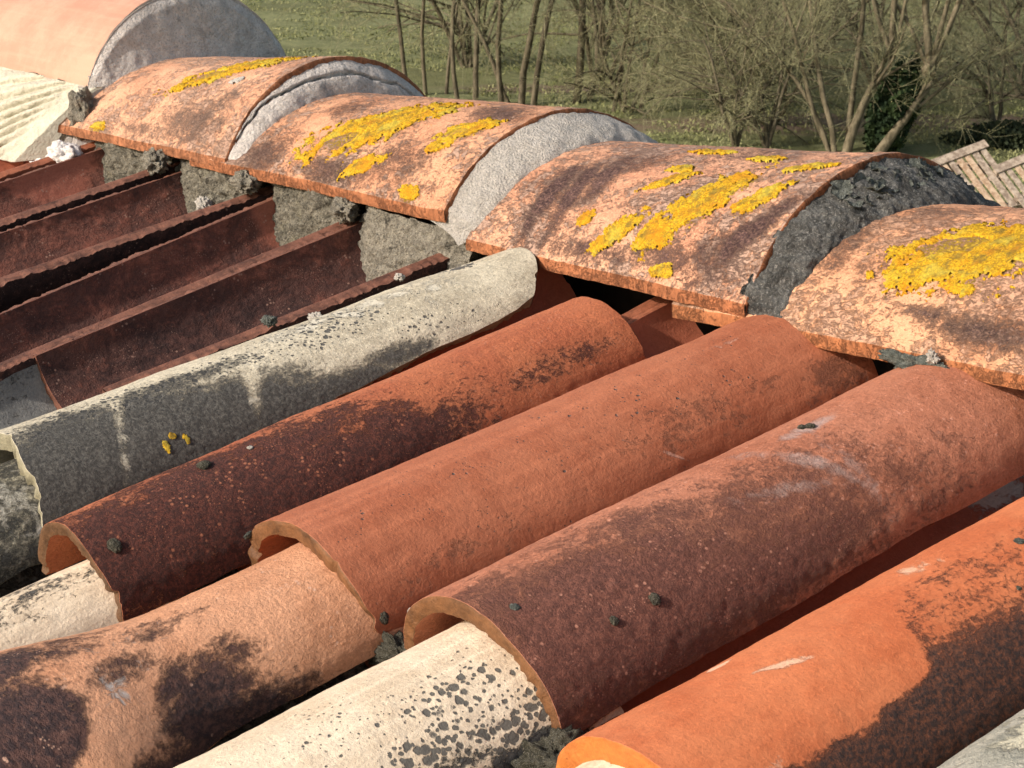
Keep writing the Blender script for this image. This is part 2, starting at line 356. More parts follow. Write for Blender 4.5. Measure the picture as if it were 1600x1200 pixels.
# ------------------------------------------------------------------ tile materials
M['ridge1'] = clay('ridge_clay_peach', (.46, .225, .135), (.61, .345, .22), dark=(.12, .075, .065), dark2=(.30, .20, .15), pale=(.62, .54, .45), rim=(.42, .17, .08), seed=1, dsc=70, damp=.9, dsoft=.25, grain=.8, bmp=1.3, mott=.65, mottcol=(.36, .255, .205))
M['ridge2'] = clay('ridge_clay_orange', (.44, .205, .115), (.59, .315, .19), dark=(.10, .055, .05), dark2=(.27, .16, .12), pale=(.60, .52, .44), rim=(.42, .16, .07), seed=2, dsc=75, damp=.95, dsoft=.25, grain=.9, bmp=1.5, mott=.75, mottcol=(.36, .255, .205))
M['ridge3'] = clay('ridge_clay_stained', (.45, .215, .13), (.60, .33, .21), dark=(.085, .045, .045), dark2=(.26, .15, .12), pale=(.60, .54, .48), rim=(.40, .15, .065), seed=3, dsc=75, damp=1.0, dsoft=.25, grain=.9, bmp=1.6, mott=.75, mottcol=(.36, .255, .205))
M['ridge4'] = clay('ridge_clay_salmon', (.47, .22, .12), (.61, .325, .19), dark=(.10, .06, .055), dark2=(.30, .18, .13), pale=(.60, .5, .42), rim=(.42, .16, .065), seed=4, dsc=80, damp=.9, dsoft=.22, grain=.7, bmp=1.6, mott=.55, mottcol=(.40, .26, .19))
M['ridge0'] = clay('ridge_clay_smooth', (.42, .225, .155), (.50, .29, .205), dark=(.2, .14, .12), pale=(.75, .62, .5), rim=(.60, .50, .42), seed=5, grain=.15, bmp=.3)
M['A'] = clay('clay_grey_cream', (.38, .335, .25), (.54, .49, .38), dark=(.058, .056, .052), dark2=(.135, .13, .118), pale=(.60, .56, .46), rim=(.30, .275, .19), seed=6, dsc=75, damp=.75, dsoft=.2, grain=1.0, bmp=1.0)
M['B'] = clay('clay_red_crusted', (.32, .09, .04), (.40, .13, .058), dark=(.055, .022, .019), dark2=(.15, .048, .034), pale=(.55, .40, .3), rim=(.13, .065, .03), seed=7, dsc=85, damp=1.05, dsoft=.14, grain=.7, speck=.4, speckcol=(.42, .16, .09), bmp=1.1)
M['C'] = clay('clay_red_plain', (.30, .092, .043), (.37, .13, .066), dark=(.17, .065, .04), dark2=(.3, .11, .06), pale=(.55, .28, .2), rim=(.19, .085, .035), seed=8, grain=.38, bmp=.8, rimdark=.35, dsoft=.2, streak=.3)
M['D'] = clay('clay_purple_mottled', (.32, .115, .062), (.42, .17, .10), dark=(.125, .050, .038), dark2=(.24, .095, .066), pale=(.46, .31, .27), rim=(.18, .08, .032), seed=9, dsc=70, damp=.95, dsoft=.3, grain=.8, speck=.3, speckcol=(.55, .26, .18), bmp=1.0, psoft=.3)
M['E'] = clay('clay_bright_orange', (.43, .115, .042), (.51, .165, .068), dark=(.035, .022, .02), dark2=(.15, .055, .03), pale=(.72, .42, .28), rim=(.50, .16, .035), seed=10, dsc=60, damp=1.0, dsoft=.2, grain=.5, bmp=.6, rimdark=.6)
M['F'] = clay('clay_grey_lichened', (.26, .26, .22), (.42, .40, .34), dark=(.07, .07, .065), dark2=(.2, .2, .18), pale=(.55, .52, .40), rim=(.5, .45, .3), seed=11, grain=.9, dsc=80, bmp=1.6)
M['C2'] = clay('clay_peach_blotched', (.46, .215, .115), (.56, .29, .17), dark=(.032, .020, .022), dark2=(.11, .055, .045), pale=(.52, .45, .42), rim=(.5, .25, .13), seed=12, dsc=48, damp=.95, dsoft=.24, grain=.7, speck=.1, speckcol=(.55, .34, .25), bmp=1.3, streak=.3)
M['D2'] = clay('clay_cream', (.54, .43, .31), (.66, .56, .43), dark=(.03, .03, .032), dark2=(.10, .095, .09), pale=(.8, .7, .55), rim=(.5, .35, .2), seed=13, dsc=50, damp=.9, dsoft=.10, grain=.5, bmp=.8, streak=.5, spotcol=(.045, .045, .042))
M['A2'] = clay('clay_black_crusted', (.16, .15, .12), (.30, .28, .21), dark=(.025, .026, .025), dark2=(.09, .09, .08), pale=(.62, .60, .52), rim=(.3, .28, .2), seed=14, dsc=60, damp=1.0, dsoft=.2, grain=.9, bmp=1.8)
M['ch'] = clay('clay_channel_shade_toned', (.26, .085, .055), (.32, .115, .075), dark=(.034, .018, .017), dark2=(.10, .045, .036), pale=(.5, .45, .4), rim=(.20, .085, .055), seed=15, dsc=16, damp=.8, dsoft=.3, grain=.6, speck=.3, speckcol=(.34, .2, .15), bmp=.9, rimdark=.3)  # brown mottled clay, darkened further to paint the shade inside the channels
M['chred'] = clay('clay_channel_red', (.30, .09, .05), (.38, .12, .065), dark=(.06, .025, .02), dark2=(.14, .05, .04), pale=(.45, .42, .38), rim=(.30, .10, .05), seed=16, dsc=35, grain=.4, bmp=.7)
M['chgrey'] = clay('clay_channel_grey', (.14, .14, .135), (.22, .215, .2), dark=(.03, .03, .032), dark2=(.1, .1, .1), pale=(.75, .72, .66), rim=(.3, .28, .24), seed=17, dsc=35, grain=.5, bmp=1.0, spotcol=(.02, .02, .02))
M['mort'] = mortar_mat('mortar_lilac_grey', (.62, .57, .535), (.80, .75, .71), (.42, .39, .36), 80, 1, 1.4, sa=.2, cav=.25)
M['mortw'] = mortar_mat('mortar_white_grainy', (.60, .56, .51), (.80, .75, .69), (.28, .26, .235), 130, 2, 1.6, sa=.2)
M['mortd'] = mortar_mat('mortar_black_lichened', (.085, .085, .080), (.20, .20, .19), (.40, .39, .37), 90, 3, 2.0, sa=.7, spots=(.40, .40, .36), cav=.5)
M['morto'] = mortar_mat('mortar_old_mossy', (.19, .175, .135), (.48, .44, .35), (.07, .065, .05), 100, 4, 3.0, sa=.9, spots=(.62, .56, .46), green=.2, cav=.9)
M['mortg'] = mortar_mat('mortar_old_grey', (.32, .29, .235), (.58, .53, .43), (.12, .11, .085), 130, 5, 2.4, sa=1.0, spots=(.58, .53, .44), cav=.7)
M['plast'] = mortar_mat('plaster_cream', (.56, .53, .42), (.66, .63, .52), (.46, .42, .32), 60, 6, .8, sa=.0)
M['white'] = mortar_mat('plaster_white', (.74, .69, .66), (.82, .78, .76), (.6, .56, .55), 60, 7, 1.0, sa=.0)
M['moss'] = mortar_mat('moss_grey_black', (.055, .052, .034), (.16, .15, .11), (.45, .42, .35), 300, 8, 1.5, sa=.9, spots=(.5, .5, .44))
M['mossy'] = mortar_mat('moss_olive_yellow', (.16, .14, .02), (.38, .33, .06), (.09, .08, .02), 260, 9, 1.5, sa=.3)
M['flake'] = mortar_mat('lichen_grey_leafy', (.10, .115, .10), (.27, .29, .26), (.05, .055, .05), 160, 10, 1.5, sa=.6, spots=(.5, .5, .46))
M['wlich'] = mortar_mat('lichen_white', (.50, .47, .42), (.66, .62, .57), (.25, .23, .2), 260, 11, .6, sa=0)
M['yl'] = lichen_mat()
# stains: (u, v, ru, rv, strength, angle) in metres on each tile's own surface
ST = {k: () for k in 'r1d r1w r2d r2w r3d r4d Ad Ap As Bd Cd Cp Dd Dp Ed Ep C2d C2p D2d D2s B2d A2p c0 c1 c2 c3 c9'.split()}
ST['r1d'] = ((.33, -.150, .07, .028, .62), (.23, -.17, .06, .015, .5), (.37, -.12, .03, .03, .5), (.36, -.02, .05, .03, .45))
ST['r1w'] = ((.345, -.083, .013, .006, 30),)
ST['r2d'] = ((.139, -.155, .040, .035, .62, 40), (.27, -.165, .06, .018, .66), (.365, -.135, .05, .03, .5), (.42, -.035, .05, .03, .62), (.19, -.06, .03, .03, .5), (.44, -.16, .02, .02, .4))
ST['r2w'] = ((.338, -.061, .015, .006, 20),)
ST['r3d'] = ((.150, -.125, .012, .055, .95, 8), (.178, -.115, .012, .060, .85, 12), (.195, -.085, .014, .045, .8, 10), (.165, -.10, .045, .05, .50), (.215, -.06, .04, .02, .5, 40), (.415, -.140, .045, .012, .85, 58), (.435, -.105, .03, .010, .7, 58), (.345, -.165, .06, .014, .6), (.25, -.175, .06, .012, .62), (.33, -.02, .06, .03, .50), (.39, -.16, .03, .02, .6))
ST['r4d'] = ((.325, -.165, .07, .014, .72), (.245, -.158, .03, .010, .62), (.18, -.12, .03, .03, .42), (.13, -.10, .015, .05, .5), (.16, -.02, .04, .03, .45))
YL = {'r1': ((.300, -.062, .090, .021, 30, ((.27, -.075, .022, .009),)), (.129, -.182, .020, .011, 0)),
      'r2': ((.275, -.092, .100, .036, 38, ((.248, -.122, .024, .013),)), (.42, -.080, .036, .018, 40, ((.41, -.085, .012, .006),)), (.404, -.112, .014, .010, 0), (.315, -.148, .034, .011, 32), (.418, -.171, .017, .010, 0)),
      'r3': ((.345, -.104, .055, .024, 58), (.320, -.147, .028, .021, 40), (.280, -.084, .026, .009, 35), (.277, -.064, .016, .008, 0), (.274, -.021, .026, .007, 0), (.344, -.033, .022, .008, 0), (.403, -.096, .030, .012, 55), (.272, -.150, .032, .013, 50), (.222, -.143, .012, .009, 0), (.348, -.180, .018, .008, 0), (.415, -.047, .030, .007, 20)),
      'r4': ((.252, -.088, .082, .043, 22, ((.225, -.082, .026, .012),)),)}
ST['Ad'] = ((.03, .055, .13, .048, 1.2), (.13, .065, .10, .038, 1.1), (.22, .075, .09, .022, .9), (.05, .012, .06, .016, .72), (.31, .064, .05, .012, .7), (.13, .012, .08, .012, .6), (.068, .048, .036, .005, -.62, 115), (.182, .052, .028, .006, -.5, 115))
ST['Ap'] = ((.068, .045, .038, .006, .48, 115), (.181, .05, .028, .007, .42, 115), (.30, -.01, .10, .02, .6), (.40, .0, .05, .04, .4))
ST['As'] = ((.14, .010, .12, .016, .75), (.27, .005, .08, .028, .62), (.05, .0, .05, .018, .85), (.35, .050, .05, .012, .5), (.430, -.014, .018, .008, 1.5), (.10, .09, .1, .015, .5))
ST['Bd'] = ((.08, .045, .18, .060, .95), (.20, .055, .10, .035, 1.05), (.245, .062, .045, .022, 1.1), (.06, .0, .08, .02, .45), (.17, .02, .10, .03, .75), (.40, .050, .07, .015, .45))
ST['Cd'] = ((.30, .055, .10, .025, .36), (.10, .07, .10, .02, .3), (.43, .07, .04, .03, .42))
ST['Cp'] = ((.262, .070, .030, .0012, .6, 42), (.37, .004, .03, .004, .42))
ST['Dd'] = ((.07, .055, .15, .060, .95), (.16, .070, .13, .030, .85), (.20, .035, .10, .035, .60), (.03, .01, .05, .02, .6), (.30, .065, .08, .03, .42), (.12, .01, .08, .02, .5))
ST['Dp'] = ((.302, -.008, .024, .007, .8), (.27, .028, .05, .006, .52, 60), (.24, .035, .04, .006, .46, 20), (.29, .05, .008, .03, .45))
def old_overlap(u, v, wx):
    """the lower end stayed clean where another tile once covered it; dark stain gathers past that line"""
    du = u-.182+.35*np.clip(v, 0, .05)+wx*.006; dv = v-.046+wx*.014
    rr_ = .016; a_, b_ = np.maximum(du+rr_, 0), np.maximum(dv+rr_, 0); d = np.hypot(a_, b_)-rr_+np.minimum(np.maximum(du+rr_, dv+rr_), 0)
    up = .40+.75*np.clip((v-.028)/.03, 0, 1) + .5*np.exp(-((du-.003)/.006)**2)*np.clip((v-.005)*60, 0, 1)
    up = np.where(du < 0, 1.15-.8*np.clip((.10-u)/.12, 0, 1), up)
    up = up-.75*np.clip((-v-.0)/.05, 0, .8)
    return np.where(d > 0, up*(.82+.5*wx)*np.clip(d/.010, 0, 1)**.7, -1.0)
ST['Ed'] = (old_overlap,)
ST['Ep'] = ((.094, -.040, .008, .005, .9), (.105, -.004, .020, .0035, .8, 20), (.235, -.02, .02, .01, .45), (.05, .05, .012, .008, .5))
ST['C2d'] = ((.350, .066, .030, .028, 1.15), (.380, .088, .030, .018, 1.1), (.335, .040, .022, .018, .85), (.232, .030, .040, .032, 1.2), (.245, -.015, .06, .018, 1.1), (.29, .105, .05, .03, 1.15), (.35, .005, .03, .012, .5), (.292, .045, .050, .009, -.9, 155), (.31, .02, .03, .012, .45), (.38, .045, .02, .015, .62))
ST['C2p'] = ((.335, .002, .03, .012, .42), (.30, .03, .03, .012, .45))
ST['D2d'] = ((.455, .085, .035, .014, 1.1), (.40, .066, .03, .01, .5))
ST['D2s'] = ((.42, .032, .050, .026, .72), (.395, .052, .034, .018, 1.0), (.45, .016, .03, .02, .45), (.447, .066, .03, .02, 1.1), (.36, .01, .05, .03, .35))
ST['B2d'] = ((.40, .0, .12, .03, .42),)
ST['A2p'] = ((.44, .04, .05, .05, .42),)
ST['c3'] = ((.028, -.075, .035, .035, -.8), (.245, -.045, .022, .012, -.6), (.15, -.05, .2, .03, .2))
ST['c2'] = ((.425, -.08, .03, .05, -.9),); ST['c0'] = ((.365, -.085, .04, .03, -.9),)
ST['g3'] = ((.42, -.055, .03, .012, .75),)
KD = {'A': (('lich', .095, .067, .0036, 'yl', 1.6), ('lich', .103, .060, .003, 'yl', 1.2), ('lich', .112, .066, .0028, 'yl', 1.7)),
      'B': (('moss', .017, .038, 0.0045, 'moss'), ('moss', .112, .001, 0.0048, 'moss'), ('moss', .150, .004, 0.0022, 'wlich')),
      'C': (('moss', .008, .088, 0.0036, 'moss'), ('moss', -.001, -.068, 0.0036, 'flake')),
      'D': (('moss', .097, .056, 0.0035, 'moss'), ('moss', .019, .020, 0.0030, 'flake'), ('moss', .064, .056, 0.0026, 'moss'), ('moss', .302, -.007, 0.0032, 'moss'), ('moss', .298, -.011, 0.0027, 'moss'), ('moss', .003, -.070, 0.0025, 'wlich')),
      'E': (('moss', .290, .004, 0.0030, 'flake'), ('moss', .255, .03, 0.0016, 'moss'))}
# ------------------------------------------------------------------ ridge
RG = 'ridge tiles along the roof top'
def ridge(label, x0, x1, far, near, mat, th=.012, yl=(), dark=(), pale=(), seed=0, nu=170, nv=110, spot=(), e0=None, e1=None, rim_ch=.004, white=(), dbase=0, mid=0.0, **k):
    # far/near: (yc, zbase, w, sag)
    T = ridge_tile(x0, x1, far[:2], near[:2], far[2], near[2], far[3], near[3], mid)
    e = tag(empty('ridge_tile', (x1, 0, near[1])), label, 'ridge tile', RG)
    build(T, 'clay_shell', mat, e, nu, nv, th, seed=seed, dark=dark, pale=pale, spot=spot, chips=rim_ch, amp=.0022, rough=.0006, e0=e0, e1=e1, jag=.6, rimc=.0018, dbase=dbase, vcut=.0115, yel=tuple((y[0], y[1], y[2]*.95, y[3]*1.05, .8, y[4]) for y in yl), **k)
    if yl: crust(T, 'yellow_lichen', M['yl'], e, [y[:5] for y in yl], seed=seed+60, holes=[h for y in yl for h in (y[5] if len(y) > 5 else ())], amp0=.0022, tseed=seed)
    if white: crust(T, 'white_lichen', M['wlich'], e, white, seed=seed+80, h=.001, amp0=.0022, tseed=seed, noise=.35)
    return T, e
def end_mortar(e, Tk, Tn, xk, xn0, mat, d0=.035, d1=.035, a0=-1, a1=1, inset=.16, th=.012, seed=0, amp=.004, sc=45, fine=.001, dfun=None, bulge=.006, nb=26, na=110, name='end_mortar', crackf=None, drop=.0):
    """mortar filling between the near end of tile Tk and the back of tile Tn"""
    b = np.linspace(0, 1, nb)[None]*np.ones((na, 1)); a = np.linspace(a0, a1, na)[:, None]*np.ones((1, nb))
    u1 = np.ones_like(a)*(1-.004/Tk.len)
    Pk = Tk.P(u1, a*.985); cen = np.array([0, .15, -.10]); ctr = Pk.copy(); ctr[..., 1] = cen[1]; ctr[..., 2] = cen[2]
    rd = Pk-ctr; rd /= np.linalg.norm(rd, axis=-1, keepdims=True); Pk = Pk - rd*th*inset
    dl = (d0+(d1-d0)*(a+1)/2) if dfun is None else dfun(a); dl = dl + n1(a[:, 0], 4, seed)[:, None]*.006 + n1(a[:, 0], 14, seed+1)[:, None]*.002
    un = (xk+dl-xn0)/Tn.len
    Pn = Tn.P(un, a*.97) - rd*.004
    Pn[..., 2] -= drop
    w_ = b**1.15; P = Pk*(1-w_)[..., None]+Pn*w_[..., None]; P[..., 0] += bulge*np.sin(b*math.pi)
    if crackf is not None:
        cv = crackf(a); dd = np.abs(b-cv-n1(a[:, 0], 7, seed+7)[:, None]*.10); P[..., 0] -= .009*np.exp(-(dd/.022)**2); P = P - rd*(.004*np.exp(-(dd/.022)**2))[..., None]
    return body(name, mat, P, e, depth=(-.03, 0, -.014), seed=seed, amp=amp, sc=sc, fine=fine, direction=(1, 0, .5))
T4, e4 = ridge('peach ridge tile cut by the right edge, with one big yellow lichen patch', -.085, .42, (.15, -.012, .150, .070), (.15, .022, .155, .088), M['ridge4'], seed=104, yl=YL['r4'], dark=ST['r4d'], pale=ST.get('r4p', ()), nu=200)
T3, e3 = ridge('orange ridge tile with dark streaks and scattered yellow lichen, beside the black crusted mortar', -.45, .0, (.15, -.010, .150, .066), (.152, .006, .154, .099), M['ridge3'], seed=103, yl=YL['r3'], dark=ST['r3d'], pale=ST.get('r3p', ()), nu=190, e0=lambda t: .085*np.clip((-t-.72)*12, 0, 1))
T2, e2 = ridge('middle ridge tile with a large golden lichen patch, followed by a wide white mortar band', -.88, -.40, (.145, -.004, .145, .058), (.145, .012, .143, .081), M['ridge2'], seed=102, yl=YL['r2'], dark=ST['r2d'], pale=ST.get('r2p', ()), white=ST['r2w'], nu=180)
T1, e1_ = ridge('small far ridge tile with orange lichen crust, in front of the big grey mortar disc', -1.23, -.80, (.145, -.012, .150, .066), (.146, .004, .147, .097), M['ridge1'], seed=101, yl=YL['r1'], dark=ST['r1d'], white=ST['r1w'], nu=150)
T0, e0_ = ridge('large smooth pale peach ridge tile at the far left end', -1.85, -1.18, (.172, .032, .158, .098), (.173, .034, .145, .108), M['ridge0'], seed=100, nu=90, rim_ch=0)
end_mortar(e1_, T1, T2, -.80, -.88, M['mort'], .026, .026, seed=5, amp=.002, fine=.0008, crackf=lambda a: .42+.30*a, bulge=.008)
end_mortar(e2, T2, T3, -.40, -.45, M['mortw'], .045, .05, seed=6, amp=.003, fine=.0012, bulge=.012, a0=-1.0)
end_mortar(e3, T3, T4, 0, -.10, M['mortd'], .03, .03, seed=7, amp=.006, sc=55, fine=.0025, bulge=.010, dfun=lambda a: .034+.012*np.cos(a*2.2-1.2), nb=34, na=160)
# the disc closing the big end tile
nb, na = 60, 200
b = np.linspace(0, 1, nb)[None]*np.ones((na, 1)); a = np.linspace(-1.6, 1.6, na)[:, None]*np.ones((1, nb))
P = T0.P(np.ones_like(a)*.992, np.clip(a, -1, 1)*.985); P[..., 2] -= np.clip(np.abs(a)-1, 0, 1)*.12; P[..., 1] += np.sign(a)*np.clip(np.abs(a)-1, 0, 1)*.05; cen = np.stack([P[..., 0]*0-1.135, .15+.10*np.clip(a, -1, 1), P[..., 2]*0-.03], -1)
P = P*(1-b[..., None]*.98)+cen*b[..., None]*.98; P[..., 0] = -1.1785+.006*np.minimum(b*12, 1)+.05*b**1.5; P[..., 2] -= .0015*(1-b)
body('end_mortar', M['mort'], P, e0_, depth=(-.04, 0, 0), seed=9, amp=.003, sc=30, fine=.0008, direction=(1, 0, 0))
# leafy grey lichens on the black mortar
rnd = random.Random(5)
def flake(c, r, nrm, seed, par):
    k = 22; rr = np.linspace(0, 1, 8)[:, None]; ph = np.linspace(0, 2*math.pi, k)[None]; q = np.stack([np.cos(ph)+0*rr, np.sin(ph)+0*rr, 0*rr+0*ph], -1)
    rad = r*rr*(1+.45*fbm(q+seed, 2.2, 3, seed)); z = Vector(nrm).normalized(); X = z.orthogonal().normalized(); Y = z.cross(X)
    hgt = r*(.25*rr**2*(1+fbm(q+seed, 3, 2, seed+1)*2.0))
    P = np.array(c)+(rad*np.cos(ph))[..., None]*np.array(X)+(rad*np.sin(ph))[..., None]*np.array(Y)+hgt[..., None]*np.array(z)
    Pb = P - np.array(z)*.0009
    V = np.concatenate([P.reshape(-1, 3), Pb.reshape(-1, 3)]); i = np.arange(8*k).reshape(8, k)
    F = np.concatenate([gridf(8, k), gridf(8, k, 8*k), np.stack([i[-1, :-1], i[-1, 1:], i[-1, 1:]+8*k, i[-1, :-1]+8*k], -1)])
    mesh('grey_lichen', V, F, M['flake'], par, {'tp': V.copy()})
for i in range(44):
    a_ = rnd.uniform(-.35, .95); bb = rnd.uniform(.1, .8); u = np.array([[1.0]]); t = np.array([[a_]])
    pk = T3.P(u, t)[0, 0]; rd = pk-np.array([0, .15, -.10]); rd /= np.linalg.norm(rd)
    c = pk - rd*(.004+.020*bb) + np.array([.006+.030*bb, 0, 0]); nrm = rd*rnd.uniform(.5, 1.2)+np.array([rnd.uniform(.1, .9), rnd.uniform(-.3, .3), 0])
    flake(c, rnd.uniform(.004, .010), nrm, i+3, e3)
# ------------------------------------------------------------------ cover tiles on the near slope
CG = 'curved cover tiles on the slope'
def cover(label, lo, hi, w0, w1, h0, h1, mat, kids=(), **k):
    lift = k.pop('lift', None); th = k.pop('th', 86); bend = k.pop('bend', 0); nm = k.pop('name', 'cover_tile'); gr = k.pop('group', CG)
    T = slope_tile(lo, hi, w0, w1, h0, h1, False, th, bend, lift)
    if kids:
        org = tuple(rsn(np.array(lo[0]), np.array(lo[1]), np.array(lo[2]-h0)))
        e = tag(empty(nm, org), label, 'roof tile', gr); build(T, 'clay_shell', mat, e, **k)
        for kd in kids:
            typ, u_, v_, rr, mt = kd[:5]
            if typ == 'moss':
                p = T.P(np.array([[u_/T.len]]), np.array([[v_/(T.wid/2)]]))[0, 0]; q = T.P(np.array([[u_/T.len, (u_+.002)/T.len]]).T*np.ones((1, 2)), np.array([[v_, v_+.002]])/(T.wid/2)*np.ones((2, 1)))
                n_ = normals(q)[0, 0]; n_ = n_ if n_@np.array([0, -SA, CA]) > 0 else -n_
                blob('moss_tuft', M[mt], p+n_*rr*.15, (rr*1.15, rr*1.0, rr*.45), e, seed=int(u_*1000), nrm=n_)
            elif typ == 'lich':
                crust(T, 'lichen_patch', M[mt], e, [(u_, v_, rr, rr*kd[5], kd[6] if len(kd) > 6 else 0)], seed=int(u_*999), h=.0018, tseed=k.get('seed', 0), noise=.8, res=.001)
        return T, e
    o = build(T, nm, mat, None, **k); tag(o, label, 'roof tile', gr); return T, o
cover('half cream half charcoal cover tile with rounded upper end, beside the red crusted one', (-.305, -.49, .002), (-.277, .008, -.003), .080, .074, .066, .060, M['A'], seed=201, thick=.015, nu=220, nv=90,
      dark=ST['Ad'], pale=ST['Ap'], spot=ST['As'], e0=lambda t: -.022*np.clip(t, 0, 1), e1=lambda t: .006+.05*np.clip(t-.1, 0, 1)**2+.01*np.clip(-t, 0, 1), tr=lambda u: np.interp(u, [0, .40, .564, .7, .77, .85, .91, .953, 1], [0, .12, .23, .29, .32, .33, .35, .38, .44]), kids=KD['A'])
cover('red cover tile crusted with dark brown at its lower half, with an arched open end', (-.117, -.535, .004), (-.130, -.047, -.001), .062, .062, .060, .055, M['B'], seed=202, thick=.010, nu=220, nv=80, dark=ST['Bd'], pale=ST.get('Bp', ()), spot=(), kids=KD['B'], chips=.002)
cover('plain smooth brick red cover tile, the cleanest one, in the middle', (.022, -.434, .004), (.034, .035, -.001), .080, .071, .062, .058, M['C'], seed=203, thick=.011, nu=200, nv=80, dark=ST['Cd'], pale=ST['Cp'], spot=((.22, .02, .25, .06, .22),), kids=KD['C'], amp=.0022)
cover('long cover tile mottled purple brown over orange, to the right of the plain red one', (.208, -.432, .010), (.200, .055, .000), .080, .076, .064, .060, M['D'], seed=204, thick=.011, nu=240, nv=90, dark=ST['Dd'], pale=ST['Dp'], kids=KD['D'], chips=.0015)
cover('bright orange cover tile with a clean lower end and black stained upper part', (.394, -.462, .004), (.402, .02, .000), .076, .074, .060, .058, M['E'], seed=205, thick=.014, nu=220, nv=90, dark=ST['Ed'], pale=ST['Ep'], kids=KD['E'])
cover('grey lichened cover tile cut by the bottom right corner', (.548, -.50, -.002), (.545, -.02, -.004), .076, .072, .062, .060, M['F'], seed=206, dark=(), pale=((.20, -.02, .05, .03, .6),))
# row below
def c2lift(u, t, w_, h_):
    k = np.clip((.70-u)/.22, 0, 1); k = k*k*(3-2*k)
    return w_+.040*k, h_+.010*k, .012*k
cover('peach cover tile with black blotches, tucked under the plain brick red one', (.045, -.905, -.012), (.036, -.385, -.012), .070, .068, .054, .052, M['C2'], seed=211, nu=240, nv=100, dark=ST['C2d'], pale=ST['C2p'], amp=.003, lift=c2lift)
cover('cream cover tile dotted with black lichen, tucked under the purple mottled one', (.214, -.90, -.012), (.216, -.385, -.010), .074, .068, .056, .052, M['D2'], seed=212, nu=240, nv=90, dark=ST['D2d'], spot=ST['D2s'], pale=())
cover('pale cover tile just showing below the open end of the bright orange one', (.395, -.93, -.010), (.385, -.42, -.010), .070, .062, .056, .050, M['D2'], seed=213)
cover('worn cream cover tile under the arched end of the red crusted one', (-.098, -.98, -.026), (-.104, -.49, -.026), .054, .048, .048, .045, M['D2'], seed=214, dark=ST['B2d'])
cover('black and white crusted cover tile at the left edge, under the charcoal grey one', (-.285, -.96, -.016), (-.290, -.44, -.020), .076, .070, .058, .052, M['A2'], seed=215, dbase=.55, pale=ST['A2p'])
# ------------------------------------------------------------------ channel tiles
def channel(label, lo, hi, w0, w1, h0, h1, mat, **k):
    th = k.pop('th', 80); gr = k.pop('group', 'upturned channel tiles with no covers')
    T = slope_tile(lo, hi, w0, w1, h0, h1, True, th); o = build(T, 'channel_tile', mat, None, **k)
    tag(o, label, 'roof tile', gr); return T, o
NB = -.088                                              # channel floor
chs = [(-.474, -.488, 'upturned brown channel tile nearest the cream and charcoal cover tile, its lower end reddish', 'c3', -.362),
       (-.607, -.656, 'second upturned dark channel tile counted from the grey cover tile', 'c2', -.41),
       (-.850, -.838, 'third upturned dark channel tile counted from the grey cover tile', 'c1', -.42),
       (-1.030, -1.035, 'upturned channel tile with a bare red upper end, just right of the white plaster lump', 'c0', -.43),
       (-1.215, -1.215, 'farthest channel tile, passing below the white plaster lump', 'c9', -.43)]
for i, (r0, r1, lb, key, s0) in enumerate(chs):
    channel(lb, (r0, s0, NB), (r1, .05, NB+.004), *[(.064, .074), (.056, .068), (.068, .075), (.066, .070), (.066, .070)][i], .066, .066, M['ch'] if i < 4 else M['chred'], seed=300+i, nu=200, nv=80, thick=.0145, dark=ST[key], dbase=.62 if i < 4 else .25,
            spot=ST.get(key+'s', ()), rimc=.0006, jag=.2, amp=.0025, back=1.0 if i < 4 else .3)  # blackened outer walls paint the shade in the gaps between channels
    channel(['grey channel tile in the row below, at the left edge, with a white speck', 'dark channel tile of the lower row, under the second one', 'dark channel tile of the lower row, under the third one', 'dark channel tile of the lower row, under the short one', 'red channel tile of the lower row at the far left'][i],
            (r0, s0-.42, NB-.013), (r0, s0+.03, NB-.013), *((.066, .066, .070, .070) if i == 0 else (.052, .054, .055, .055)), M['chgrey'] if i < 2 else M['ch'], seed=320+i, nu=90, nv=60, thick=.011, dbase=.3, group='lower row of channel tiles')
for i, (r0, lb) in enumerate([(-.205, 'shaded channel tile between the grey and the red crusted covers'), (-.040, 'dark red channel tile whose upper end shows in the black gap below the ridge'),
                              (.112, 'shaded channel tile between the plain red and the purple mottled covers'), (.300, 'dark red channel tile with grey crust right of the purple mottled cover'), (.465, 'shaded channel tile right of the bright orange cover')]):
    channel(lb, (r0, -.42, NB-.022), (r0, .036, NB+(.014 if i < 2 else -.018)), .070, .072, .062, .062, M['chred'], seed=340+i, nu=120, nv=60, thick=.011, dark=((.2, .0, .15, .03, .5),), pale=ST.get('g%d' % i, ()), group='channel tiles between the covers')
    channel('lower '+lb, (r0, -.84, NB-.036), (r0, -.36, NB-.036), .070, .074, .062, .062, M['chred'] if i > 2 else M['chgrey'], seed=360+i, nu=60, nv=40, thick=.011, dbase=.5, group='channel tiles between the covers')
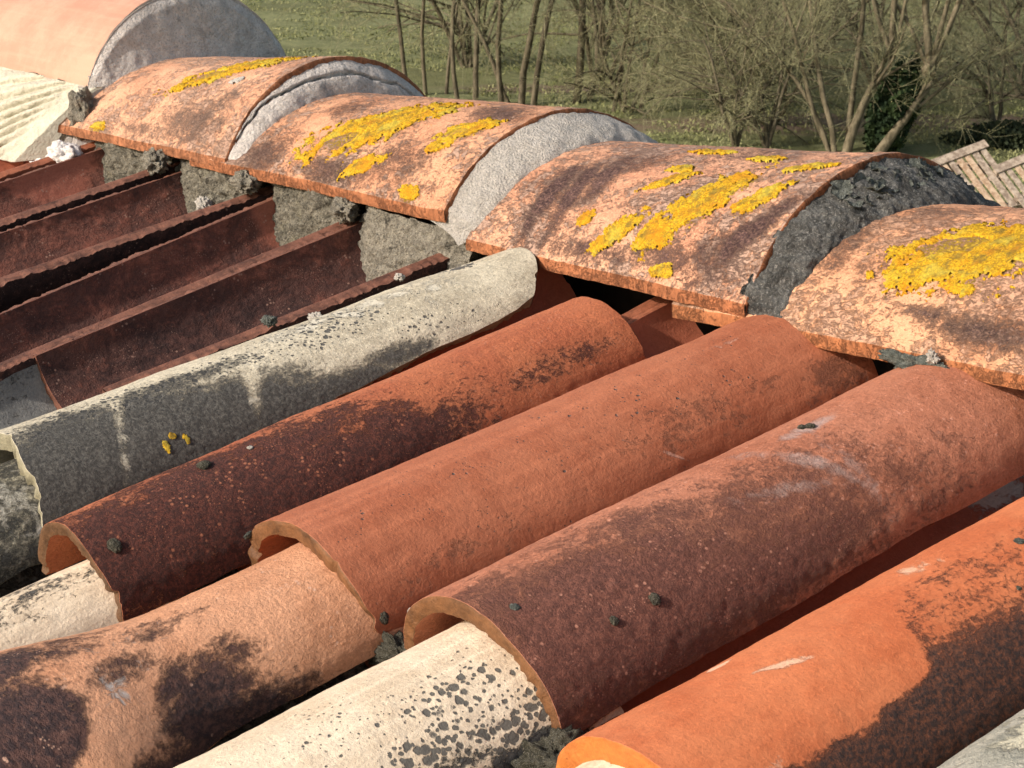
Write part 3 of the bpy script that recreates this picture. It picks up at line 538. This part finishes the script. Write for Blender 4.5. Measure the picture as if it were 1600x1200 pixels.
# ------------------------------------------------------------------ mortar under the ridge
def fillet(label, rc, w_, mat, top=-.008, bot=-.10, s_top=.006, s_bot=-.03, seed=0, amp=.014, name='mortar_fillet', topl=None, extra=0):
    na, nb = 150, 110
    a = np.linspace(-1, 1, na)[:, None]*np.ones((1, nb)); b = np.linspace(0, 1, nb)[None]*np.ones((na, 1))
    r = rc+a*w_*(1-.12*b); n = top+(bot-top)*b + (extra*a if extra else 0)*(1-b); s = s_top+(s_bot-s_top)*b**.8 + .02*np.abs(a)**3
    P = rsn(r, s, n)
    o = body(name, mat, P, None, depth=tuple(rsn(np.array(0.), np.array(.05), np.array(-.005))), seed=seed, amp=amp, sc=30, fine=.006, direction=(0, -1, .3))
    tag(o, label, 'mortar', 'old mortar plugs under the ridge'); return o
fillet('grey mortar plug with white speck, closing the channel next to the grey cover tile', -.472, .096, M['mortg'], seed=21, amp=.007, s_bot=-.035, extra=.002)
fillet('rough mossy mortar plug closing the second channel', -.655, .082, M['morto'], seed=22)
fillet('rough mortar plug with one pale pebble closing the third channel', -.850, .085, M['morto'], seed=23, top=-.014)
fillet('fluted mossy mortar plug closing the short channel below the far ridge tile', -1.045, .090, M['morto'], seed=24)
# pebbles and crumbs
def crumb(name, label, cat, mat, c, rad, seed, group=None, **k):
    o = blob(name, M[mat], rsn(*[np.array(float(x)) for x in c]), rad, None, seed=seed, **k); tag(o, label, cat, group)
crumb('pebble', 'pale angular pebble stuck in the mortar of the third channel', 'pebble', 'wlich', (-.815, -.028, -.045), (.010, .007, .009), 3, amp=.7, sc=2.5)
crumb('mortar_lump', 'white plaster lump under the left tip of the far ridge tile', 'mortar', 'white', (-1.135, -.035, -.030), (.028, .016, .014), 11, amp=.45, amp2=.12, sc=2.2)
crumb('mortar_lump', 'small white plaster drip on the far channel edge', 'mortar', 'white', (-1.165, -.055, -.045), (.024, .009, .008), 12, amp=.45, amp2=.12, sc=2.4)
crumb('mortar_lump', 'grey mortar crumb on the rim between the two nearest channels', 'mortar', 'mortg', (-.570, .0, -.015), (.018, .012, .011), 13, amp=.8, sc=2.5)
crumb('mortar_lump', 'grey mortar crumb on the rim between the second and third channels', 'mortar', 'mortg', (-.757, -.004, -.016), (.017, .011, .011), 14, amp=.8, sc=2.5)
crumb('mortar_lump', 'grey mortar crumb on the rim beside the short channel', 'mortar', 'mortg', (-.945, -.012, -.018), (.018, .012, .011), 15, amp=.8, sc=2.5)
crumb('moss_tuft', 'olive moss cushion lying in the nearest channel by the grey plug', 'moss', 'mossy', (-.42, -.052, -.055), (.030, .010, .009), 16, amp=.8, sc=3)
crumb('moss_tuft', 'grey green moss ball on the rim of the nearest channel', 'moss', 'flake', (-.388, -.205, -.022), (.007, .005, .004), 17, amp=.7, sc=3)
crumb('moss_tuft', 'whitish lichen crumb in the gap beside the cream tile', 'moss', 'wlich', (-.375, -.165, -.030), (.009, .005, .004), 18, amp=.9, sc=3)
crumb('moss_tuft', 'small white lichen crumb near the olive moss', 'moss', 'wlich', (-.372, -.075, -.022), (.005, .003, .003), 19, amp=.8, sc=3)
crumb('moss_tuft', 'dark moss under the lower lip of the plain red tile', 'moss', 'moss', (.118, -.43, -.062), (.030, .012, .010), 20, amp=.9, sc=3)
crumb('moss_tuft', 'dark moss heap beside the cream dotted tile under the purple mottled lip', 'moss', 'moss', (.292, -.445, -.056), (.022, .022, .012), 21, amp=.9, sc=3)
crumb('moss_tuft', 'grey lichen clump hanging on the lower edge of the nearest ridge tile', 'moss', 'flake', (.175, -.004, -.002), (.026, .006, .007), 22, amp=1.0, sc=3)
crumb('moss_tuft', 'tiny white tipped lichen on the lower edge of the nearest ridge tile', 'moss', 'wlich', (.195, -.006, .008), (.004, .003, .005), 23, amp=1.0, sc=3)
# cream ribbed plaster skirt under the big end tile
na, nb = 260, 80
a = np.linspace(0, 1, na)[:, None]*np.ones((1, nb)); b = np.linspace(0, 1, nb)[None]*np.ones((na, 1))
xr = -1.165-.60*a - .065*b*(1-a); yy = .034-.085*b**.75; zz = .034-.002*a-(.092+.03*a)*b
ang = np.arctan2(-(zz-.070), -(xr+1.08))
rib = np.abs(np.sin(ang*52+n1(ang.ravel(), 4, 4).reshape(ang.shape)*1.2))*np.clip((a-.04)*12, 0, 1)
P = np.stack([xr, yy-.011*rib, zz+.002*rib], -1)
tag(body('plaster_skirt', M['plast'], P, None, depth=(0, .05, 0), seed=31, amp=.003, sc=40, fine=.0008, direction=(0, -1, 0)), 'cream ribbed plaster skirt under the big smooth end tile', 'plaster')
crumb('mortar_lump', 'mossy grey mortar corner between the cream skirt and the tip of the far ridge tile', 'mortar', 'mortg', (-1.160, .012, .004), (.016, .014, .026), 41, amp=.7, sc=2.2)
# ------------------------------------------------------------------ the house that carries the roof
house = tag(empty('house', (-.5, .15, GZ)), 'house body below the tiled roof, only dark gaps of it show', 'house')
def box(name, x0, x1, y0, y1, z0, z1, mat, parent=None):
    V = [(x, y, z) for x in (x0, x1) for y in (y0, y1) for z in (z0, z1)]
    F = [(0, 1, 3, 2), (4, 6, 7, 5), (0, 4, 5, 1), (2, 3, 7, 6), (0, 2, 6, 4), (1, 5, 7, 3)]
    return mesh(name, V, F, mat, parent, smooth=False)
M['gap_shade'] = simple('underlay_gap_shade', (.02, .015, .013), (.05, .035, .03), 20)  # near-black colour stands in for the deep shade between tiles
M['stone'] = simple('stone_wall', (.22, .19, .15), (.36, .32, .26), 6, .01)
def slab(name, s0, s1, n0, n1_, x0, x1, mat, parent, back=False):
    V = []
    for x in (x0, x1):
        for s in (s0, s1):
            for n in (n0, n1_):
                p = rsn(np.array(float(x)), np.array(float(s)), np.array(float(n)))
                if back: p = np.array([p[0], .30-p[1], p[2]])
                V.append(p)
    return mesh(name, V, [(0, 1, 3, 2), (4, 6, 7, 5), (0, 4, 5, 1), (2, 3, 7, 6), (0, 2, 6, 4), (1, 5, 7, 3)], mat, parent, smooth=False)
slab('roof_deck', -2.2, .13, -.17, -.135, -2.4, 1.1, M['gap_shade'], house); box('shade_backing', -2.3, 1.0, .22, .25, -.80, -.06, M['gap_shade'], house)  # dark sheet added behind the ridge gap, coloured as shade, stops light leaking
box('wall', -2.2, .9, -1.9, 1.2, GZ, -.62, M['stone'], house)
# ------------------------------------------------------------------ meadow, trees and pallets far below the roof
ER = np.array([.614, .789, 0]); EF = np.array([-.789, .614, 0]); UP = np.array([0, 0, 1.])
def ground_mat():
    q = NT('meadow'); g = q.n('NewGeometry').outputs['Position']
    a = q.noise(g, .35, 6, .6); b = q.noise(q.vec(g, (1, 1, 1)), 3.0, 8, .75); c = q.noise(g, 14, 5, .8)
    col = q.mix(q.step(b, .36, .64), (.135, .155, .060), (.24, .25, .115)); col = q.mix(q.math('MULTIPLY', q.step(c, .45, .65), .6), col, (.26, .25, .13))
    col = q.mix(q.math('MULTIPLY', q.step(a, .46, .62), .55), col, (.125, .125, .05))
    m_ = q.math('MULTIPLY', q.step(q.attr('soil'), .3, .8), q.step(b, .32, .56))
    col = q.mix(m_, col, q.mix(c, (.11, .075, .05), (.26, .19, .14)))
    return q.out(col, q.bump(q.math('ADD', b, q.math('MULTIPLY', c, .5)), .12, .8))
g1 = np.concatenate([np.linspace(-900, -70, 14), np.linspace(-64, 8, 150), np.linspace(14, 900, 14)])
g2 = np.concatenate([np.linspace(-900, 4, 12), np.linspace(8, 60, 130), np.linspace(66, 900, 14)])
X, Y = np.meshgrid(g1, g2, indexing='ij')
Z = GZ + fbm(np.stack([X, Y, 0*X], -1), .12, 3, 3)*.22 + fbm(np.stack([X, Y, 0*X], -1), 1.1, 2, 4)*.05
def near(cx_, cy_, ra, rb, an=0):
    ca, sa = math.cos(R(an)), math.sin(R(an)); a = ((X-cx_)*ca+(Y-cy_)*sa)/ra; b = (-(X-cx_)*sa+(Y-cy_)*ca)/rb
    return np.clip(1.4-np.sqrt(a*a+b*b), 0, 1)
soil = np.maximum.reduce([near(-23.2, 28.0, 5, .9, 52), near(-24.5, 24.6, 3.5, .8, 52), near(-30.5, 25.5, 4, 1.0, 52)*.8, near(-26, 23.6, 4, .7, 52)*.7])
tag(mesh('meadow', np.stack([X, Y, Z], -1).reshape(-1, 3), gridf(*X.shape), ground_mat(), None, {'soil': soil.ravel()}), kind='structure')
def gz(x, y):
    p = np.array([[x, y, 0.]]); return float(GZ + fbm(p, .12, 3, 3)[0]*.22 + fbm(p, 1.1, 2, 4)[0]*.05)
rs = np.random.RandomState(4)
def facet_cloud(name, c, size, nrm_rand=1.0, mat=None, parent=None, asp=.5, up=0.0):
    """many small leaf or blade faces around the points c"""
    n = len(c); d = rs.normal(size=(n, 3)); d[:, 2] += up; d /= np.linalg.norm(d, axis=1, keepdims=True)
    e = rs.normal(size=(n, 3)); e -= d*(e*d).sum(1, keepdims=True); e /= np.linalg.norm(e, axis=1, keepdims=True)
    s = (np.array(size)*rs.uniform(.6, 1.3, n))[:, None]
    V = np.stack([c-d*s*.5, c+e*s*asp*.5, c+d*s*.5, c-e*s*asp*.5], 1).reshape(-1, 3)
    return mesh(name, V, np.arange(4*n).reshape(n, 4), mat, parent, smooth=False)
def leafmat(name, a, b, sc=2.0):
    q = NT(name); g = q.n('NewGeometry').outputs['Position']; n_ = q.noise(g, sc, 4, .7)
    q.b.inputs['Roughness'].default_value = .8
    return q.out(q.mix(q.step(n_, .4, .6), a, b))
M['grass'] = leafmat('grass_blades', (.15, .17, .065), (.28, .285, .135), 1.3)
n = 110000; di = rs.uniform(26, 66, n); az = rs.uniform(-.30, .30, n)
gx = CAM.x+di*(EF[0]*np.cos(az)+ER[0]*np.sin(az)); gy = CAM.y+di*(EF[1]*np.cos(az)+ER[1]*np.sin(az))
p = np.stack([gx, gy, 0*gx], -1); hz = GZ + fbm(p, .12, 3, 3)*.22 + fbm(p, 1.1, 2, 4)*.05
ok = fbm(p, .8, 3, 9) > -.15; c = np.stack([gx, gy, hz+.03], -1)[ok]
tag(facet_cloud('grass', c, .075, mat=M['grass'], asp=.4, up=1.0), 'short mottled grass growing over the meadow', 'grass', kind='stuff')
def bark(name, a, b):
    q = NT(name); g = q.n('NewGeometry').outputs['Position']; n_ = q.noise(q.vec(g, (1, 1, .4)), 9, 6, .7)
    return q.out(q.mix(q.step(n_, .38, .62), a, b), q.bump(n_, .02, .6))
M['bark'] = bark('bark_grey', (.060, .050, .032), (.16, .135, .09)); M['barkp'] = bark('bark_pale', (.08, .068, .042), (.19, .16, .105))
M['twig'] = bark('twig_olive', (.15, .143, .08), (.31, .30, .175)); M['bud'] = leafmat('catkins_buds', (.22, .22, .10), (.34, .33, .18), 1.0)
M['ivy'] = leafmat('ivy_leaves', (.012, .026, .010), (.04, .065, .022), 4); M['darkleaf'] = leafmat('evergreen_leaves', (.018, .028, .014), (.055, .07, .035), 3)
def tubes(lines, sides):
    V, F, off = [], [], 0
    an = np.linspace(0, 2*math.pi, sides, endpoint=False); cs, sn = np.cos(an), np.sin(an)
    for pts, r0, r1 in lines:
        k = len(pts); d = np.gradient(pts, axis=0); d /= np.linalg.norm(d, axis=1, keepdims=True)+1e-9
        a = np.cross(d, np.array([.31, .17, .93])); a /= np.linalg.norm(a, axis=1, keepdims=True)+1e-9; b = np.cross(d, a)
        r = np.linspace(r0, r1, k)[:, None, None]
        V.append((pts[:, None]+r*(a[:, None]*cs[None, :, None]+b[:, None]*sn[None, :, None])).reshape(-1, 3))
        i = np.arange(k*sides).reshape(k, sides); j = np.roll(i, -1, axis=1)
        F.append(np.stack([i[:-1], i[1:], j[1:], j[:-1]], -1).reshape(-1, 4)+off); off += k*sides
    return np.concatenate(V), np.concatenate(F)
def grow(rg, p, d, ln, r, lev, out, spec, k=8):
    pts = [p]; d = d/np.linalg.norm(d); cur = p; st = ln/k
    wob = rg.normal(size=3)*.10; wig, sag = spec['wig'], spec['sag']
    for i in range(k):
        d = d + wob*.5 + rg.normal(size=3)*wig + UP*sag[min(lev, 3)]; d /= np.linalg.norm(d); cur = cur+d*st; pts.append(cur)
    pts = np.array(pts); out.setdefault(lev, []).append((pts, r, r*.35))
    if lev >= spec['lev']: return
    nc = spec['n'][lev]
    for j in range(nc):
        f = rg.uniform(spec['from'][lev], 1); i = min(int(f*k), k-1); q = pts[i]+(pts[i+1]-pts[i])*(f*k-i); dd = pts[i+1]-pts[i]; dd /= np.linalg.norm(dd)
        s = rg.normal(size=3); s -= dd*(s@dd); s /= np.linalg.norm(s); a = R(rg.uniform(*spec['ang'][lev]))
        nd = dd*math.cos(a)+s*math.sin(a); grow(rg, q, nd, ln*spec['ls'][lev]*rg.uniform(.6, 1.2), max(r*(1-f*.6)*spec['rs'][lev], .0035), lev+1, out, spec, max(4, k-2))
BASE = dict(wig=.07, sag=(.02, .03, .01, -.02), lev=3, n=(7, 7, 7), ang=((25, 60), (25, 65), (20, 60)), ls=(.62, .55, .55), rs=(.55, .5, .6))
BASE['from'] = (.25, .15, .1)
def tree(name, label, cat, x, y, stems, seed, spec=None, mat='bark', group=None, buds=0.0, bsz=.05):
    """stems: (right, away, dir_right, dir_away, dir_up, length, radius)"""
    rg = np.random.RandomState(seed); sp = dict(BASE); sp.update(spec or {}); z = gz(x, y)-.05
    e = tag(empty(name, (x, y, z)), label, cat, group); out = {}
    for s in stems:
        p = np.array([x, y, z])+ER*s[0]+EF*s[1]; d = ER*s[2]+EF*s[3]+UP*s[4]; grow(rg, p, d, s[5], s[6], 0, out, sp, 10)
    V, F = tubes([l for lv in (0, 1) for l in out.get(lv, [])], 7); mesh('trunk', V, F, M[mat], e)
    tw = [l for lv in (2, 3, 4) for l in out.get(lv, [])]
    if tw:
        V, F = tubes(tw, 3); 
        cr = mesh('crown', V, F, M['twig'], e)
        if buds:
            P = np.concatenate([l[0][1:] for l in tw]); P = P[rs.rand(len(P)) < buds]; P = P+rs.normal(size=P.shape)*.03
            o = facet_cloud('buds', P, bsz, mat=M['bud'], asp=.6); o.parent = cr; o.matrix_parent_inverse = cr.matrix_world.inverted() if False else Matrix.Translation(-Vector((x, y, z)))
    return e
TG = 'bare trees on the meadow below the roof'
wide = dict(n=(8, 8, 7), sag=(.01, -.005, -.01, -.02), ang=((35, 75), (30, 70), (20, 60)), ls=(.6, .6, .5))
tree('bare_tree', 'leafless tree with several thin dark stems, rising just above the middle ridge tile', 'tree', -29.5, 22.8, [(-.25, 0, -.10, 0, 1, 6.5, .060), (.12, .1, .02, .1, 1, 7, .075), (.35, 0, .10, -.1, 1, 6.5, .065), (-.1, .3, -.45, 0, 1, 4.5, .05)], 1, wide, group=TG, buds=.5, bsz=.022)
tree('bare_tree', 'leafless tree leaning slightly right, next right of the thin dark stems', 'tree', -29.1, 24.0, [(0, 0, .12, 0, 1, 7, .085), (.25, .2, .22, .1, 1, 5.5, .06)], 2, wide, group=TG, buds=.5, bsz=.022)
tree('bare_tree', 'leftmost leafless tree, beside the open grass', 'tree', -31.8, 21.9, [(0, 0, -.10, 0, 1, 6.5, .05), (.35, .1, -.04, 0, 1, 6.5, .045), (.75, .2, .05, 0, 1, 6, .04)], 3, wide, group=TG, buds=.5, bsz=.022)
tree('bare_tree', 'slender leafless tree between the leftmost one and the thin dark stems', 'tree', -30.5, 22.6, [(0, 0, -.02, 0, 1, 6.5, .06), (-.35, 0, -.16, 0, 1, 6.0, .05)], 4, wide, group=TG, buds=.5, bsz=.022)
pol = dict(n=(5, 7, 8), ang=((15, 45), (20, 60), (20, 60)), sag=(.015, .03, .0, -.01), ls=(.7, .55, .5)); pol['from'] = (.35, .15, .1)
tree('pollard_tree', 'pale many stemmed tree leaning both ways round a dark ivy clump', 'tree', -21.8, 24.2,
     [(-.30, 0, .42, 0, 1, 2.0, .095), (.15, -.1, .62, 0, 1, 1.75, .105), (-.45, 0, -.05, .1, 1, 5.5, .055), (-.5, .1, -.32, .1, 1, 5.0, .045), (-.42, .2, -.55, 0, 1, 4.6, .05), (-.2, .2, .05, .1, 1, 5.6, .06),
      (.28, 0, .0, 0, 1.2, .1, .01)], 6, dict(pol, n=(3, 7, 8)), mat='barkp', group=TG, buds=.4, bsz=.022)
# the upper shoots of the same pollard continue from its two leaning trunks
x, y = -21.8, 24.2; e = [o for o in COL.objects if o.name == 'pollard_tree'][0]; z = e.location.z; out = {}; rg = np.random.RandomState(11)
p0 = np.array([x, y, z])+ER*.42+UP*1.72; p1 = np.array([x, y, z])+ER*1.02-EF*.1+UP*1.55
for (p, a, u, l, r) in ((p0, -.02, 1, 4, .060), (p0, -.35, 1, 3.6, .045), (p0, .25, 1, 3.4, .035), (p1, -.04, 1, 4.2, .070), (p1, .42, 1, 4.0, .060), (p1, -.50, 1, 2.4, .04), (p1, .15, 1, 3.4, .05)):
    grow(rg, p, ER*a+UP*u, l, r, 0, out, dict(BASE, n=(5, 6, 6), sag=(.01, .02, 0, -.01), ang=((20, 50), (20, 55), (20, 60)), wig=.04), 10)
V, F = tubes([l for lv in (0, 1) for l in out[lv]], 7); mesh('branches', V, F, M['barkp'], e); V, F = tubes([l for lv in (2, 3) for l in out[lv]], 3); mesh('crown', V, F, M['twig'], e)
kn = blob('burr', M['barkp'], tuple(p1), (.12, .12, .12), e, seed=3, nrm=(0, 0, 1))
sm = dict(n=(8, 8, 7), ang=((40, 80), (35, 70), (20, 60)), sag=(.0, -.02, -.03, -.03), ls=(.75, .6, .5)); sm['from'] = (.35, .1, .1)
for i, (tx, ty, lb) in enumerate([(-23.4, 22.8, 'small spreading tree with a thin straight trunk, left one of the close pair'), (-23.1, 23.25, 'small spreading tree with a thin trunk, right one of the close pair'), (-21.5, 27.3, 'small round headed tree standing alone above the pallets')]):
    tree('small_tree', lb, 'tree', tx, ty, [(0, 0, -.03, 0, 1, 1.0, .055), (0, 0, .25, .1, 1, 2.0, .045), (0, 0, -.35, -.1, 1, 2.0, .04), (0, 0, .0, .2, 1, 2.3, .04)], 20+i, sm, group='small trees on the meadow', buds=.5, bsz=.022)
bk = dict(n=(8, 8, 8), ang=((30, 75), (30, 70), (20, 60)), sag=(.01, .0, -.01, -.02), ls=(.6, .55, .5)); bk['from'] = (.05, .1, .1)
far = [(-27.5, 23.9, 'twiggy bush behind the pair of small trees'), (-26.2, 25.4, 'twiggy bush left of the pollard stems'), (-31.5, 26.5, 'olive twiggy tree in the second rank, behind the leaning tree'), (-29.0, 28.5, 'olive twiggy tree in the second rank, left of the pollard crown'),
       (-26.5, 30.0, 'olive twiggy tree in the second rank, behind the pollard'), (-24.0, 31.5, 'olive twiggy tree above the lone small tree'), (-34.5, 25.5, 'olive twiggy tree in the second rank, behind the thin dark stems'), (-35.0, 29.5, 'far twiggy tree, left one of the farthest three'),
       (-31.0, 33.0, 'far twiggy tree, middle one of the farthest three'), (-27.0, 36.0, 'far twiggy tree, right one of the farthest three'), (-24.6, 24.6, 'low twiggy bush just left of the pollard foot'), (-22.2, 29.6, 'twiggy tree at the right edge above the pallets')]
for i, (tx, ty, lb) in enumerate(far):
    hgt = 3.0 if 'bush' in lb else 5.5
    tree('twiggy_tree' if hgt > 4 else 'twiggy_bush', lb, 'tree' if hgt > 4 else 'bush', tx, ty, [(rs.uniform(-.3, .3), rs.uniform(-.3, .3), rs.uniform(-.5, .5), rs.uniform(-.4, .4), 1, hgt*rs.uniform(.75, 1.1), .035+.012*hgt/3) for _ in range(5)], 40+i, bk, group='twiggy trees and bushes behind', buds=.5, bsz=.024)
# ivy clump round the pollard
d = rs.normal(size=(7000, 3)); d /= np.linalg.norm(d, axis=1, keepdims=True); rr = rs.uniform(.45, 1.0, 7000)[:, None]
cc = np.array([-21.8, 24.2, gz(-21.8, 24.2)]); q = d*rr*(1+.35*fbm(d+3, 2.2, 3, 7)[:, None])
P = cc + ER*(q[:, :1]*.42+.56+.36*(q[:, 2:]*.5)) + EF*(q[:, 1:2]*.45+.30) + UP*(q[:, 2:]*.85+.74)
tag(facet_cloud('ivy', P, .085, mat=M['ivy'], asp=.9), 'dark green ivy clump between the two leaning pale trunks', 'ivy')
d = rs.normal(size=(7000, 3)); d /= np.linalg.norm(d, axis=1, keepdims=True); rr = rs.uniform(.5, 1.0, 7000)[:, None]; q = d*rr*(1+.4*fbm(d+9, 2.0, 3, 8)[:, None])
P = np.array([-20.9, 27.2, gz(-20.9, 27.2)+.12]) + ER*q[:, :1]*1.25 + EF*q[:, 1:2]*.6 + UP*q[:, 2:]*.30
tag(facet_cloud('evergreen_shrub', P, .08, mat=M['darkleaf'], asp=.8), 'low dark shrub behind the pallets at the right edge', 'shrub')
# pallets
M['pal'] = simple('weathered_wood', (.20, .155, .12), (.42, .35, .28), 14, .01); M['pal2'] = simple('weathered_wood_warm', (.30, .20, .13), (.50, .38, .27), 14, .01)
def pallet(label, o, a, b, W=1.2, D=.9, ns=8):
    o = np.array(o, float); a = np.array(a, float); a /= np.linalg.norm(a); b = np.array(b, float); b -= a*(a@b); b /= np.linalg.norm(b); c = np.cross(a, b)
    if c[2] < 0: c = -c
    e = tag(empty('pallet', tuple(o)), label, 'pallet', 'weathered pallets heaped on the grass')
    def bar(name, u0, u1, v0, v1, w0, w1, m_, skew=0):
        V = [o+a*(u+skew*(v-v0))+b*v+c*w_ for u in (u0, u1) for v in (v0, v1) for w_ in (w0, w1)]
        mesh(name, V, [(0, 1, 3, 2), (4, 6, 7, 5), (0, 4, 5, 1), (2, 3, 7, 6), (0, 2, 6, 4), (1, 5, 7, 3)], m_, e, smooth=False)
    rg = random.Random(int(abs(o[0]*1000)))
    for i in range(ns):
        w_ = W/ns; bar('slat', rg.uniform(-.02, .03), D+rg.uniform(-.03, .03), i*w_+rg.uniform(0, .012), (i+.66)*w_+rg.uniform(0, .012), .10, .122, M['pal2'] if rg.random() < .25 else M['pal'])
    for u in (.0, D/2-.04, D-.08):
        bar('stringer', u, u+.08, -.01, W+.01, .075, .098, M['pal'])
        for v in (0, W/2-.06, W-.12): bar('block', u, u+.09, v, v+.12, .0, .074, M['pal'])
    bar('header_board', -.03, .10, -.02, W+.02, .124, .148, M['pal'])
z0 = -5.55
down = ER*.35-UP*.50-EF*.60
pallet('weathered pallet leaning, its slats running down right, left one of the front pair', (-17.55, 20.55, -4.98), down, ER*1.0+UP*.03, W=1.15, D=1.15, ns=9)
pallet('weathered pallet leaning, right one of the front pair, touching the frame edge', np.array([-17.55, 20.55, -4.95])+ER*1.12-EF*.08, down, ER*1.0+UP*.06, W=1.15, D=1.15, ns=9)
pallet('greyish pallet lying flat on the back of the heap', np.array([-17.6, 20.6, -5.02])+EF*.0, EF-UP*.1, ER*1.0+UP*.03, W=1.1, D=.7, ns=5)
pallet('pallet at the bottom of the heap, mostly hidden by the leaning ones', np.array([-17.3, 20.9, -5.6]), EF*1.0+ER*.3, ER, W=1.2, D=.9)
